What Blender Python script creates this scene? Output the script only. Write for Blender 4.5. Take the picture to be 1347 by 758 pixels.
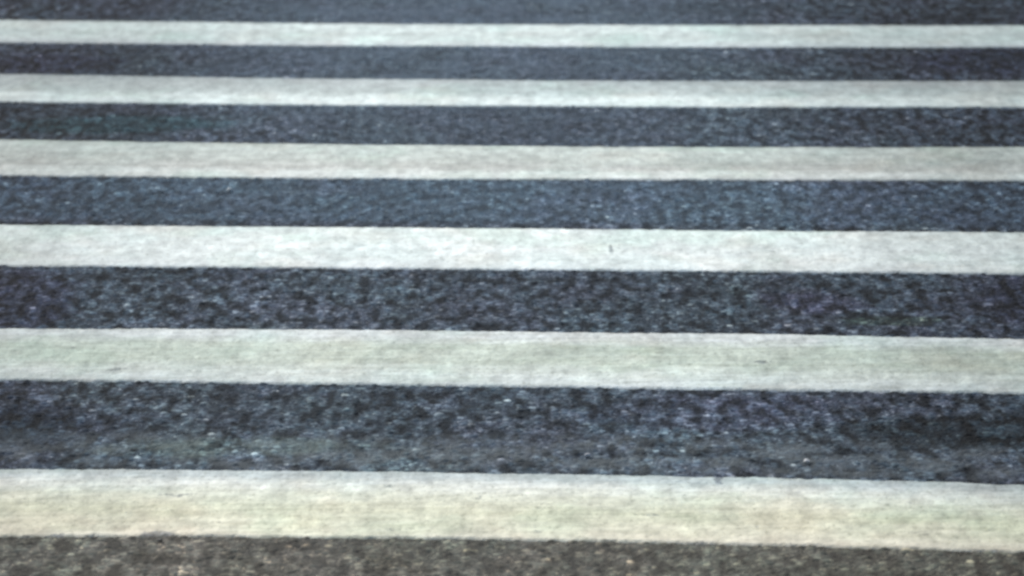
import bpy, math, random
import numpy as np
from mathutils import Matrix
S = bpy.context.scene
for o in list(bpy.data.objects):
    bpy.data.objects.remove(o)

# ---------------------------------------------------------------- camera
PITCH = math.atan(1179 / 5000)
cam = bpy.data.objects.new('camera', bpy.data.cameras.new('camera'))
S.collection.objects.link(cam)
cam.matrix_world = (Matrix.Translation((0, 0, 1.705)) @ Matrix.Rotation(math.pi / 2 - PITCH, 4, 'X')
                    @ Matrix.Rotation(-0.0084, 4, 'Z'))
cam.data.lens = 36 * 5000 / 1347
cam.data.sensor_width = 36
cam.data.clip_start = 0.1
cam.data.clip_end = 3000
cam.data.dof.use_dof = True
cam.data.dof.focus_distance = 6.6
cam.data.dof.aperture_fstop = 7.1
S.camera = cam

# ---------------------------------------------------------------- light
SUN_ELEV, SUN_AZ = math.radians(40), math.radians(-28)      # azimuth from +Y towards +X
w = bpy.data.worlds.new('World'); S.world = w; w.use_nodes = True
wn = w.node_tree.nodes
sky = wn.new('ShaderNodeTexSky'); sky.sky_type = 'NISHITA'; sky.sun_disc = False
sky.sun_elevation = SUN_ELEV; sky.sun_rotation = SUN_AZ
w.node_tree.links.new(sky.outputs[0], wn['Background'].inputs[0])
wn['Background'].inputs[1].default_value = 0.10
sun = bpy.data.objects.new('sun', bpy.data.lights.new('sun', 'SUN'))
S.collection.objects.link(sun)
sun.data.energy = 3.6; sun.data.angle = math.radians(0.6); sun.data.color = (1, 0.965, 0.91)
sun.rotation_euler = (math.pi / 2 - SUN_ELEV, 0, math.pi - SUN_AZ)
S.view_settings.view_transform = 'Standard'; S.view_settings.look = 'None'
S.view_settings.gamma = 1; S.view_settings.use_curve_mapping = False
S.view_settings.exposure = 0.19
S.render.engine = 'CYCLES'
S.cycles.pixel_filter_type = 'BLACKMAN_HARRIS'
S.cycles.filter_width = 3.0

SKEW = -0.080            # the road runs slightly askew to the view
rng = np.random.default_rng(7)
random.seed(7)

# ---------------------------------------------------------------- node helpers
class NT:
    def __init__(s, name):
        s.m = bpy.data.materials.new(name); s.m.use_nodes = True
        s.t = s.m.node_tree; s.n = s.t.nodes; s.bsdf = s.n['Principled BSDF']
        s.out = s.n['Material Output']
        s.pos = s.n.new('ShaderNodeNewGeometry').outputs['Position']
    def link(s, a, b): s.t.links.new(a, b)
    def put(s, v, sock):
        if isinstance(v, bpy.types.NodeSocket): s.link(v, sock)
        elif isinstance(v, (tuple, list)): sock.default_value = tuple(v) + ((1,) if len(v) == 3 and len(sock.default_value) == 4 else ())
        else: sock.default_value = v
    def math(s, op, a, b=0.0, c=0.0, clamp=False):
        n = s.n.new('ShaderNodeMath'); n.operation = op; n.use_clamp = clamp
        s.put(a, n.inputs[0]); s.put(b, n.inputs[1]); s.put(c, n.inputs[2]); return n.outputs[0]
    def scale(s, v, xyz, off=(0, 0, 0)):
        n = s.n.new('ShaderNodeMapping'); s.link(v, n.inputs[0])
        n.inputs['Scale'].default_value = xyz; n.inputs['Location'].default_value = off; return n.outputs[0]
    def noise(s, v, sc, det=3, rough=0.55, col=False, dist=0.0):
        n = s.n.new('ShaderNodeTexNoise'); s.link(v, n.inputs['Vector'])
        n.inputs['Scale'].default_value = sc; n.inputs['Detail'].default_value = det
        n.inputs['Roughness'].default_value = rough; n.inputs['Distortion'].default_value = dist
        return n.outputs['Color' if col else 0]
    def voro(s, v, sc, feature='F1', rnd=1.0):
        n = s.n.new('ShaderNodeTexVoronoi'); n.feature = feature; s.link(v, n.inputs['Vector'])
        n.inputs['Scale'].default_value = sc; n.inputs['Randomness'].default_value = rnd
        return n.outputs
    def rng(s, v, a, b, c, d, smooth=False):
        n = s.n.new('ShaderNodeMapRange'); n.interpolation_type = 'SMOOTHSTEP' if smooth else 'LINEAR'
        s.put(v, n.inputs[0])
        for i, q in enumerate((a, b, c, d)): s.put(q, n.inputs[i + 1])
        return n.outputs[0]
    def mix(s, f, a, b, mode='MIX'):
        n = s.n.new('ShaderNodeMix'); n.data_type = 'RGBA'; n.blend_type = mode
        s.put(f, n.inputs[0]); s.put(a, n.inputs[6]); s.put(b, n.inputs[7]); return n.outputs[2]
    def ramp(s, v, stops, interp='LINEAR'):
        n = s.n.new('ShaderNodeValToRGB'); s.link(v, n.inputs[0]); r = n.color_ramp; r.interpolation = interp
        while len(r.elements) < len(stops): r.elements.new(0.5)
        for e, (p, c) in zip(r.elements, stops):
            e.position = p; e.color = tuple(c) + (1,) if isinstance(c, (tuple, list)) else (c, c, c, 1)
        return n.outputs[0]
    def sep(s, v):
        n = s.n.new('ShaderNodeSeparateXYZ'); s.link(v, n.inputs[0]); return n.outputs
    def uv(s):
        n = s.n.new('ShaderNodeUVMap'); n.uv_map = 'uv'; return n.outputs[0]

def flat(nt):            # world position with z removed, so all layers share one stone pattern
    return nt.scale(nt.pos, (1, 1, 0))

def stones(nt):
    """height 0..1 of the aggregate, random colour per stone, small-scale mask"""
    P = flat(nt)
    wob = nt.n.new('ShaderNodeVectorMath'); wob.operation = 'MULTIPLY_ADD'
    nt.link(nt.noise(P, 70, 2, col=True), wob.inputs[0]); wob.inputs[1].default_value = (.006, .006, 0); nt.link(P, wob.inputs[2])
    P = wob.outputs[0]
    v = nt.voro(P, 64)
    big = nt.math('SUBTRACT', 1.0, nt.rng(v['Distance'], 0.15, 0.75, 0, 1, True))
    r = nt.sep(v['Color'])
    v2 = nt.voro(nt.scale(P, (1, 1, 1), (3.1, 1.7, 0)), 170)
    small = nt.math('SUBTRACT', 1.0, nt.rng(v2['Distance'], 0.1, 0.8, 0, 1, True))
    amp = nt.rng(r[0], 0, 1, 0.25, 1.0)
    h = nt.math('MULTIPLY', big, amp)
    h = nt.math('MAXIMUM', h, nt.math('MULTIPLY', small, 0.45))
    h = nt.math('ADD', h, nt.math('MULTIPLY', nt.noise(P, 420, 2), 0.16))
    return P, h, v, v2, r

def displace(nt, h, scale):
    d = nt.n.new('ShaderNodeDisplacement'); nt.put(h, d.inputs['Height'])
    d.inputs['Midlevel'].default_value = 0; d.inputs['Scale'].default_value = scale
    nt.link(d.outputs[0], nt.out.inputs['Displacement']); nt.m.displacement_method = 'BOTH'

def asphalt_color(nt):
    P, h, v, v2, r = stones(nt)
    P0 = flat(nt)
    # bitumen between, stones of many greys
    stone = nt.ramp(r[1], [(0.0, (.015, .022, .030)), (0.35, (.034, .046, .058)), (0.62, (.058, .075, .091)),
                           (0.86, (.100, .120, .138)), (0.98, (.150, .170, .185)), (1.0, (.34, .35, .35))])
    r2 = nt.sep(v2['Color'])
    grit = nt.ramp(r2[0], [(0.0, (.018, .022, .030)), (0.6, (.05, .058, .07)), (0.93, (.10, .115, .135)), (1, (.20, .21, .22))])
    c = nt.mix(nt.rng(v['Distance'], 0.34, 0.52, 0, 1, True), stone, grit)
    c = nt.mix(nt.rng(h, 0.10, 0.42, .75, 0), c, (.014, .018, .025))
    # broad staining: blue, violet and green tints, oil, wear
    tn = nt.noise(nt.scale(P0, (1, .55, 1)), 3.2, 4, .6, col=True)
    t = nt.sep(tn)
    tint = nt.mix(nt.rng(t[0], .42, .60, 0, 1, True), (0.90, 1.01, 1.00), (.98, .98, 1.04))
    tint = nt.mix(nt.rng(t[1], .55, .70, 0, .8, True), tint, (.96, 1.07, .96))
    c = nt.mix(1.0, c, tint, 'MULTIPLY')
    lum = nt.noise(nt.scale(P0, (1, .35, 1), (5, 2, 0)), 2.6, 5, .62)
    lum = nt.rng(lum, .3, .7, .60, 1.25)
    c = nt.mix(1.0, c, lum, 'MULTIPLY')
    # clumps of coarser and finer, drier and tarrier surface, a few centimetres across
    cl = nt.noise(nt.scale(P0, (1, .40, 1), (8, 1, 0)), 40, 2, .5)
    c = nt.mix(1.0, c, nt.rng(cl, .38, .62, .22, 2.35), 'MULTIPLY')
    cl2 = nt.sep(nt.noise(nt.scale(P0, (1, .38, 1), (2, 6, 0)), 13, 3, .6, col=True))
    c = nt.mix(1.0, c, nt.rng(cl2[0], .32, .68, .62, 1.28), 'MULTIPLY')
    c = nt.mix(nt.rng(cl2[1], .45, .65, 0, .6, True), c, nt.mix(1.0, c, (.92, 1.02, 1.02), 'MULTIPLY'))
    return P, P0, h, c, r

# tinted and darker patches on the road: centre x, y, half sizes, tone, strength
PATCHES = [(.80, 6.15, .26, .13, (.34, .38, .38), 1), (-.86, 6.24, .20, .16, (.45, .50, .55), 1), (.72, 6.93, .13, .05, (.75, .88, .60), .8),
          (.58, 7.08, .12, .12, (1.16, 1.0, 1.18), .8), (.36, 6.28, .30, .14, (1.08, .99, 1.10), .8), (-.47, 6.09, .26, .07, (1.30, 1.42, 1.28), .8),
          (-1.20, 9.82, .24, .18, (.55, .52, .62), 1), (-.95, 8.97, .34, .14, (.62, .95, .90), .9), (-.95, 7.15, .14, .30, (.70, .62, .75), 1),
          (1.05, 7.05, .20, .30, (.55, .52, .60), 1), (1.25, 9.75, .25, .25, (.55, .55, .65), 1)]

# scuffs and chips seen in the paint: centre x, y, half sizes
MARKS = [(.206, 7.62, .006, .16), (.222, 7.46, .016, .03), (.165, 7.45, .012, .025), (-.537, 5.58, .020, .03), (-.60, 5.70, .014, .03),
         (-.52, 5.80, .05, .02), (-.27, 5.86, .014, .02), (.33, 5.87, .010, .04),
         (.45, 6.62, .03, .02), (.55, 7.52, .05, .012), (-.72, 6.60, .03, .03), (-.15, 5.77, .05, .012)]

# ---------------------------------------------------------------- materials
def asphalt_material():
    nt = NT('asphalt')
    P, P0, h, c, r = asphalt_color(nt)
    xyz = nt.sep(P0)
    yr = nt.math('SUBTRACT', xyz[1], nt.math('MULTIPLY', xyz[0], SKEW))      # distance across the road
    # ochre grit that has collected towards the gutter
    ww = nt.math('ADD', yr, nt.math('MULTIPLY', nt.noise(P0, 6, 3), .10))
    dirt = nt.rng(ww, 5.58, 5.70, 1, 0, True)
    c = nt.mix(dirt, c, nt.mix(.40, nt.mix(1.0, c, (2.1, 1.62, 1.02), 'MULTIPLY'), (.140, .122, .088)))
    # vignette painted into the colour: paler bluish middle, stronger towards the far side
    vign_lift = nt.math('MULTIPLY', nt.rng(nt.math('ABSOLUTE', nt.math('ADD', xyz[0], .12)), .2, 1.25, 1, 0, True),
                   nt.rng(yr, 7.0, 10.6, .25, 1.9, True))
    vign_lift = nt.math('MULTIPLY', vign_lift, nt.rng(nt.noise(nt.scale(P0, (1, .6, 1)), 9, 4), .3, .7, .35, 1))
    c = nt.mix(nt.math('MULTIPLY', vign_lift, .40), c, (.115, .160, .205))
    # bluish polished lane between the third and fourth bars, pale scuffed band before the last one
    b3 = nt.math('MULTIPLY', nt.rng(yr, 7.78, 7.86, 0, 1, True), nt.rng(yr, 8.22, 8.30, 1, 0, True))
    c = nt.mix(b3, c, nt.mix(.25, nt.mix(1.0, c, (1.28, 1.42, 1.48), 'MULTIPLY'), (.085, .12, .15)))
    b6 = nt.math('MULTIPLY', nt.rng(ww, 5.94, 6.02, 0, 1, True), nt.rng(ww, 6.12, 6.24, 1, 0, True))
    b6 = nt.math('MULTIPLY', b6, nt.rng(nt.noise(P0, 14, 3), .38, .6, 0, .5))
    c = nt.mix(b6, c, (.16, .18, .18))
    # elliptical patches of other tints and darker tones
    for cx, cy, rx, ry, col, f in PATCHES:
        dx = nt.math('DIVIDE', nt.math('SUBTRACT', xyz[0], cx), rx); dy = nt.math('DIVIDE', nt.math('SUBTRACT', xyz[1], cy), ry)
        d = nt.math('SQRT', nt.math('ADD', nt.math('MULTIPLY', dx, dx), nt.math('MULTIPLY', dy, dy)))
        d = nt.math('ADD', d, nt.math('MULTIPLY', nt.math('SUBTRACT', nt.noise(P0, 12, 4), .5), 1.1))
        c = nt.mix(nt.rng(d, .55, 1.05, f, 0, True), c, nt.mix(1.0, c, col, 'MULTIPLY'))
    # lens edge falloff, painted as darker asphalt towards both sides
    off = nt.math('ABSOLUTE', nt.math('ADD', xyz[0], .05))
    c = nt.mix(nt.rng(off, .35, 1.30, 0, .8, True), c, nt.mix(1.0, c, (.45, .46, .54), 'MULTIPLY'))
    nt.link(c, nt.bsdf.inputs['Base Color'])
    nt.bsdf.inputs['Roughness'].default_value = .9
    nt.bsdf.inputs['Specular IOR Level'].default_value = .10
    displace(nt, h, .0042)
    return nt.m

def paint_material(name, stops, dirt=.5, chips=.5, seed=0.0, side=(.80,)):
    """old road paint; stops = tone across the bar, near edge (0) to far edge (1)"""
    nt = NT(name)
    P, P0, h, asp, r = asphalt_color(nt)
    uv = nt.sep(nt.uv())
    n1 = nt.noise(nt.scale(P0, (1, 1.4, 1), (seed, seed * 2, 0)), 14, 4, .6)
    v = nt.math('ADD', uv[1], nt.math('MULTIPLY', nt.math('SUBTRACT', n1, .5), .16))
    c = nt.ramp(v, stops)
    # streaks drawn out along the bar by tyres
    st = nt.noise(nt.scale(P0, (1, 9, 1), (seed * 3, seed, 0)), 5.5, 5, .65)
    c = nt.mix(nt.rng(st, .36, .62, dirt, 0, True), c, nt.mix(1.0, c, (.66, .66, .61), 'MULTIPLY'))
    # blotches of green grey and warm grime
    bl = nt.sep(nt.noise(nt.scale(P0, (1, .8, 1), (seed, 9, 0)), 4.2, 3, .6, col=True))
    c = nt.mix(nt.rng(bl[0], .50, .66, 0, .55, True), c, nt.mix(1.0, c, (.90, .99, .94), 'MULTIPLY'))
    c = nt.mix(nt.rng(bl[1], .50, .66, 0, .55, True), c, nt.mix(1.0, c, (.99, .92, .88), 'MULTIPLY'))
    c = nt.mix(nt.rng(bl[2], .45, .62, 0, .5, True), c, nt.mix(1.0, c, (.90, .97, .97), 'MULTIPLY'))
    # lens vignetting put into the paint tone, darker away from the middle
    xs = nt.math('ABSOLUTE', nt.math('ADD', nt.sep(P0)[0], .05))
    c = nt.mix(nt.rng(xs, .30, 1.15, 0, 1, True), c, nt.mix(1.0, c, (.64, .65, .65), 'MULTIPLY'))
    mo = nt.noise(nt.scale(P0, (1, .45, 1), (seed, 3, 0)), 34, 4, .6)
    c = nt.mix(1.0, c, nt.rng(mo, .32, .68, .76, 1.20), 'MULTIPLY')
    mo2 = nt.noise(nt.scale(P0, (1, .5, 1), (2, seed, 0)), 7, 3, .6)
    c = nt.mix(1.0, c, nt.rng(mo2, .30, .70, .84, 1.12), 'MULTIPLY')
    c = nt.mix(1.0, c, (.985, 1.0, .955), 'MULTIPLY')
    gr = nt.noise(nt.scale(P0, (1, .6, 1), (seed, 7, 0)), 95, 2, .6)
    c = nt.mix(nt.rng(gr, .56, .70, 0, .75, True), c, nt.mix(1.0, c, (.62, .62, .59), 'MULTIPLY'))
    # film of grime in the pits between the stones
    c = nt.mix(nt.rng(h, .08, .40, .34, 0), c, nt.mix(1.0, c, (.55, .56, .56), 'MULTIPLY'))
    # chipped spots where the road shows through: tops of tall stones, more near the edges
    edge = nt.math('ABSOLUTE', nt.math('SUBTRACT', uv[1], .5))
    wear = nt.noise(nt.scale(P0, (1, 1, 1), (seed + 4, 0, 0)), 11, 5, .7)
    wear = nt.math('ADD', wear, nt.math('MULTIPLY', nt.noise(P0, 120, 2, .6), .28))
    wear = nt.math('ADD', wear, nt.rng(edge, .44, .5, 0, .09))
    for cx, cy, rx, ry in MARKS:
        dx = nt.math('DIVIDE', nt.math('SUBTRACT', nt.sep(P)[0], cx), rx); dy = nt.math('DIVIDE', nt.math('SUBTRACT', nt.sep(P)[1], cy), ry)
        d = nt.math('SQRT', nt.math('ADD', nt.math('MULTIPLY', dx, dx), nt.math('MULTIPLY', dy, dy)))
        wear = nt.math('ADD', wear, nt.rng(d, 0, 1.5, .22, 0, True))
    chip = nt.rng(wear, .84 - .08 * chips, .90 - .08 * chips, 0, 1)
    c = nt.mix(nt.math('MULTIPLY', chip, .62), c, asp)
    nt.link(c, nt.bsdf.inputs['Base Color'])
    nt.bsdf.inputs['Roughness'].default_value = .62
    nt.bsdf.inputs['Specular IOR Level'].default_value = .12
    displace(nt, nt.math('SUBTRACT', h, nt.math('MULTIPLY', chip, .25)), .0012)
    return nt.m

def simple_material(name, col, rough=.85, sc=40, var=.25):
    nt = NT(name)
    n = nt.noise(nt.pos, sc, 5, .65)
    c = nt.mix(1.0, tuple(col), nt.rng(n, .3, .7, 1 - var, 1 + var), 'MULTIPLY')
    nt.link(c, nt.bsdf.inputs['Base Color']); nt.bsdf.inputs['Roughness'].default_value = rough
    b = nt.n.new('ShaderNodeBump'); b.inputs['Distance'].default_value = .002; nt.link(n, b.inputs['Height'])
    nt.link(b.outputs[0], nt.bsdf.inputs['Normal'])
    return nt.m

# ---------------------------------------------------------------- mesh helpers
def grid_mesh(name, X, Y, Z, mat, uv=None, smooth=True):
    ny, nx = X.shape
    me = bpy.data.meshes.new(name)
    me.vertices.add(nx * ny)
    me.vertices.foreach_set('co', np.stack([X, Y, Z], -1).astype(np.float32).ravel())
    i = np.arange(ny * nx).reshape(ny, nx)
    q = np.stack([i[:-1, :-1], i[:-1, 1:], i[1:, 1:], i[1:, :-1]], -1).reshape(-1, 4)
    me.loops.add(q.size); me.loops.foreach_set('vertex_index', q.ravel().astype(np.int32))
    me.polygons.add(len(q)); me.polygons.foreach_set('loop_start', np.arange(0, q.size, 4, dtype=np.int32))
    me.polygons.foreach_set('use_smooth', np.full(len(q), smooth))
    if uv is not None:
        l = me.uv_layers.new(name='uv')
        l.data.foreach_set('uv', uv.reshape(-1, 2)[q.ravel()].astype(np.float32).ravel())
    me.update(calc_edges=True); me.validate()
    me.materials.append(mat)
    o = bpy.data.objects.new(name, me); S.collection.objects.link(o)
    return o

def axis(lo, a, b, hi, fine, grow=1.35):
    mid = list(np.arange(a, b, fine)) + [b]
    def run(start, end, sg):
        out, p, s = [], start, fine
        while True:
            s = min(s * grow, 40); p += sg * s
            if (end - p) * sg <= s * .6: out.append(end); return out
            out.append(p)
    left = run(a, lo, -1)[::-1]; right = run(b, hi, 1)
    return np.array(left + mid + right)

def box_profile(name, pts, x0, x1, mat, n=60):
    """a strip along the road whose cross-section (y, z) is pts, following the skew"""
    xs = np.linspace(x0, x1, n)
    p = np.array(pts)
    X = np.repeat(xs[None], len(p), 0); Y = p[:, 0][:, None] + SKEW * X; Z = np.repeat(p[:, 1][:, None], n, 1)
    return grid_mesh(name, X, Y, Z, mat, smooth=False)

# ---------------------------------------------------------------- the setting
asphalt = asphalt_material()
xs = axis(-260, -1.75, 1.75, 260, .0042)
ys = axis(2.2, 4.95, 11.4, 14.2, .0050)
X, Y0 = np.meshgrid(xs, ys)
road = grid_mesh('road', X, Y0 + SKEW * X, np.zeros_like(X), asphalt)
road['kind'] = 'structure'

soil = simple_material('dry_soil', (.16, .14, .10), sc=3, var=.35)
R = 1500
gx = np.linspace(-R, R, 41); GX, GY = np.meshgrid(gx, gx)
g = grid_mesh('ground', GX, GY, np.full_like(GX, -.04), soil); g['kind'] = 'structure'
conc = simple_material('concrete', (.30, .29, .27), sc=60, var=.2)
for nm, (a, b) in (('pavement', (2.2, -1.2)), ('pavement', (14.2, 17.4))):
    sg = -1 if b < a else 1
    k = box_profile('kerb', [(a, -.05), (a, .11), (a + sg * .015, .125), (a + sg * .15, .125), (a + sg * .15, -.05)][::-sg or 1], -260, 260, conc)
    k['kind'] = 'structure'
    p = box_profile(nm, [(a + sg * .152, -.05), (a + sg * .152, .121), (b, .121), (b, -.05)][::-sg or 1], -260, 260, conc)
    p['kind'] = 'structure'

# ---------------------------------------------------------------- the painted bars
# each: far edge and near edge as three (x, y) points on the road, tone across, wear, label
BARS = [
    dict(far=[(-1.433, 10.555), (.006, 10.400), (1.414, 10.312)], near=[(-1.382, 10.181), (.005, 10.038), (1.364, 9.963)],
         stops=[(0, (.72, .76, .78)), (.25, (.76, .84, .82)), (.5, (.68, .75, .73)), (.75, (.80, .88, .86)), (1, (.72, .79, .78))], dirt=.35, chips=.0,
         label='farthest painted white bar, the thinnest stripe at the top edge'),
    dict(far=[(-1.319, 9.680), (.004, 9.527), (1.298, 9.452)], near=[(-1.267, 9.291), (.003, 9.171), (1.249, 9.099)],
         stops=[(0, (.86, .93, .92)), (.26, (.84, .91, .89)), (.46, (.58, .64, .63)), (.8, (.53, .57, .57)), (1, (.48, .52, .53))], dirt=.3, chips=.1,
         label='white bar with greyish far half and brighter near edge, second from the top'),
    dict(far=[(-1.203, 8.796), (.003, 8.660), (1.183, 8.600)], near=[(-1.148, 8.374), (.002, 8.284), (1.132, 8.220)],
         stops=[(0, (.80, .82, .80)), (.16, (.82, .84, .81)), (.3, (.60, .60, .57)), (.55, (.63, .66, .62)), (.85, (.68, .73, .69)), (1, (.60, .65, .61))], dirt=.5, chips=.2,
         label='dull warm grey painted bar just beyond the brightest white one'),
    dict(far=[(-1.081, 7.851), (.001, 7.771), (1.061, 7.686)], near=[(-1.031, 7.465), (.001, 7.393), (1.011, 7.311)],
         stops=[(0, (.86, .89, .89)), (.25, (.86, .90, .88)), (.5, (.90, .94, .92)), (.8, (.88, .93, .90)), (1, (.84, .89, .87))], dirt=.28, chips=.35,
         label='brightest clean white painted bar, fourth from the top'),
    dict(far=[(-.963, 6.936), (-.001, 6.879), (.942, 6.788)], near=[(-.913, 6.551), (-.001, 6.478), (.890, 6.397)],
         stops=[(0, (.70, .74, .74)), (.2, (.74, .78, .74)), (.4, (.61, .66, .58)), (.7, (.60, .65, .57)), (.86, (.74, .77, .76)), (1, (.80, .82, .82))], dirt=.55, chips=.3,
         label='worn greenish grey white bar between the brightest bar and the cream one'),
    dict(far=[(-.838, 5.974), (-.003, 5.922), (.815, 5.836)], near=[(-.791, 5.604), (-.003, 5.562), (.767, 5.477)],
         stops=[(0, (.88, .80, .66)), (.14, (.84, .79, .63)), (.4, (.75, .73, .56)), (.62, (.83, .82, .69)), (.78, (.89, .89, .83)), (.90, (.60, .64, .64)), (1, (.56, .61, .61))], dirt=.5, chips=.8,
         label='nearest and widest looking bar, cream coloured with a grey far edge'),
]
XE = 2.15
def edge_curve(pts, x):
    """smooth wobble through the three measured points, straight beyond them"""
    p = np.array(pts)
    c = np.polyfit(p[:, 0], p[:, 1], 2)
    xc = np.clip(x, p[0, 0], p[2, 0])
    y = np.polyval(c, xc)
    return y + (x - xc) * SKEW

def smooth_noise(x, step, amp):
    k = np.arange(-XE - .5, XE + .5 + step, step)
    return np.interp(x, k, rng.uniform(-amp, amp, len(k)))

for i, B in enumerate(BARS):
    x = np.linspace(-XE, XE, 1020)
    nv = 96
    nl, fl = edge_curve(B['near'], x), edge_curve(B['far'], x)
    for step, a in ((.35, .004), (.06, .0022), (.014, .0028)):
        nl = nl + smooth_noise(x, step, a); fl = fl + smooth_noise(x, step, a)
    t = np.linspace(0, 1, nv)
    Xb = np.repeat(x[None], nv, 0)
    Yb = nl[None] + (fl - nl)[None] * t[:, None] - .013
    d_edge = np.minimum(np.minimum(t, 1 - t)[:, None] * .38, (XE - np.abs(x))[None])
    Zb = .0008 + .0034 * np.clip(d_edge / .006, 0, 1) ** .5
    uv = np.stack([Xb, np.repeat(t[:, None], len(x), 1)], -1)
    m = paint_material('road_paint', B['stops'], B['dirt'], B['chips'], 1.7 * i + .3)
    o = grid_mesh('crosswalk_bar', Xb, Yb, Zb, m, uv)
    o['label'] = B['label']; o['category'] = 'crosswalk bar'; o['group'] = 'painted bars of the crosswalk'

# ---------------------------------------------------------------- loose stones
def pebble(x, y, r, col, label, flat_=.7, z=.002):
    import bmesh
    bm = bmesh.new(); bmesh.ops.create_icosphere(bm, subdivisions=3, radius=1)
    ax = [rng.normal(size=3) for _ in range(9)]
    for v in bm.verts:
        s = 1.0
        for a in ax:                      # flat facets cut off the ball
            a_ = a / np.linalg.norm(a); d = float(np.dot(a_, v.co))
            if d > .78: v.co -= (d - .78) * __import__('mathutils').Vector(a_)
        v.co.x *= r * 1.25; v.co.y *= r; v.co.z *= r * flat_
    me = bpy.data.meshes.new('pebble'); bm.to_mesh(me); bm.free()
    me.materials.append(simple_material('pebble_stone', col, .7, 300, .25))
    o = bpy.data.objects.new('pebble', me); S.collection.objects.link(o)
    o.location = (x, y, z + r * flat_ * .8); o.rotation_euler = (0, 0, random.uniform(0, 3))
    o['label'] = label; o['category'] = 'pebble'; o['group'] = 'loose stones on the crossing'
pebble(-.618, 8.170, .0062, (.48, .52, .52), 'small pale pebble on asphalt below the dull grey bar, toward the left')
pebble(.122, 6.010, .005, (.50, .50, .50), 'small pale pebble on asphalt just beyond the cream bar, near the middle')
pebble(.478, 5.965, .005, (.60, .60, .58), 'small whitish pebble on asphalt just beyond the cream bar, toward the right')
pebble(-.540, 5.556, .004, (.045, .042, .038), 'dark pebble against the near edge of the cream bar')
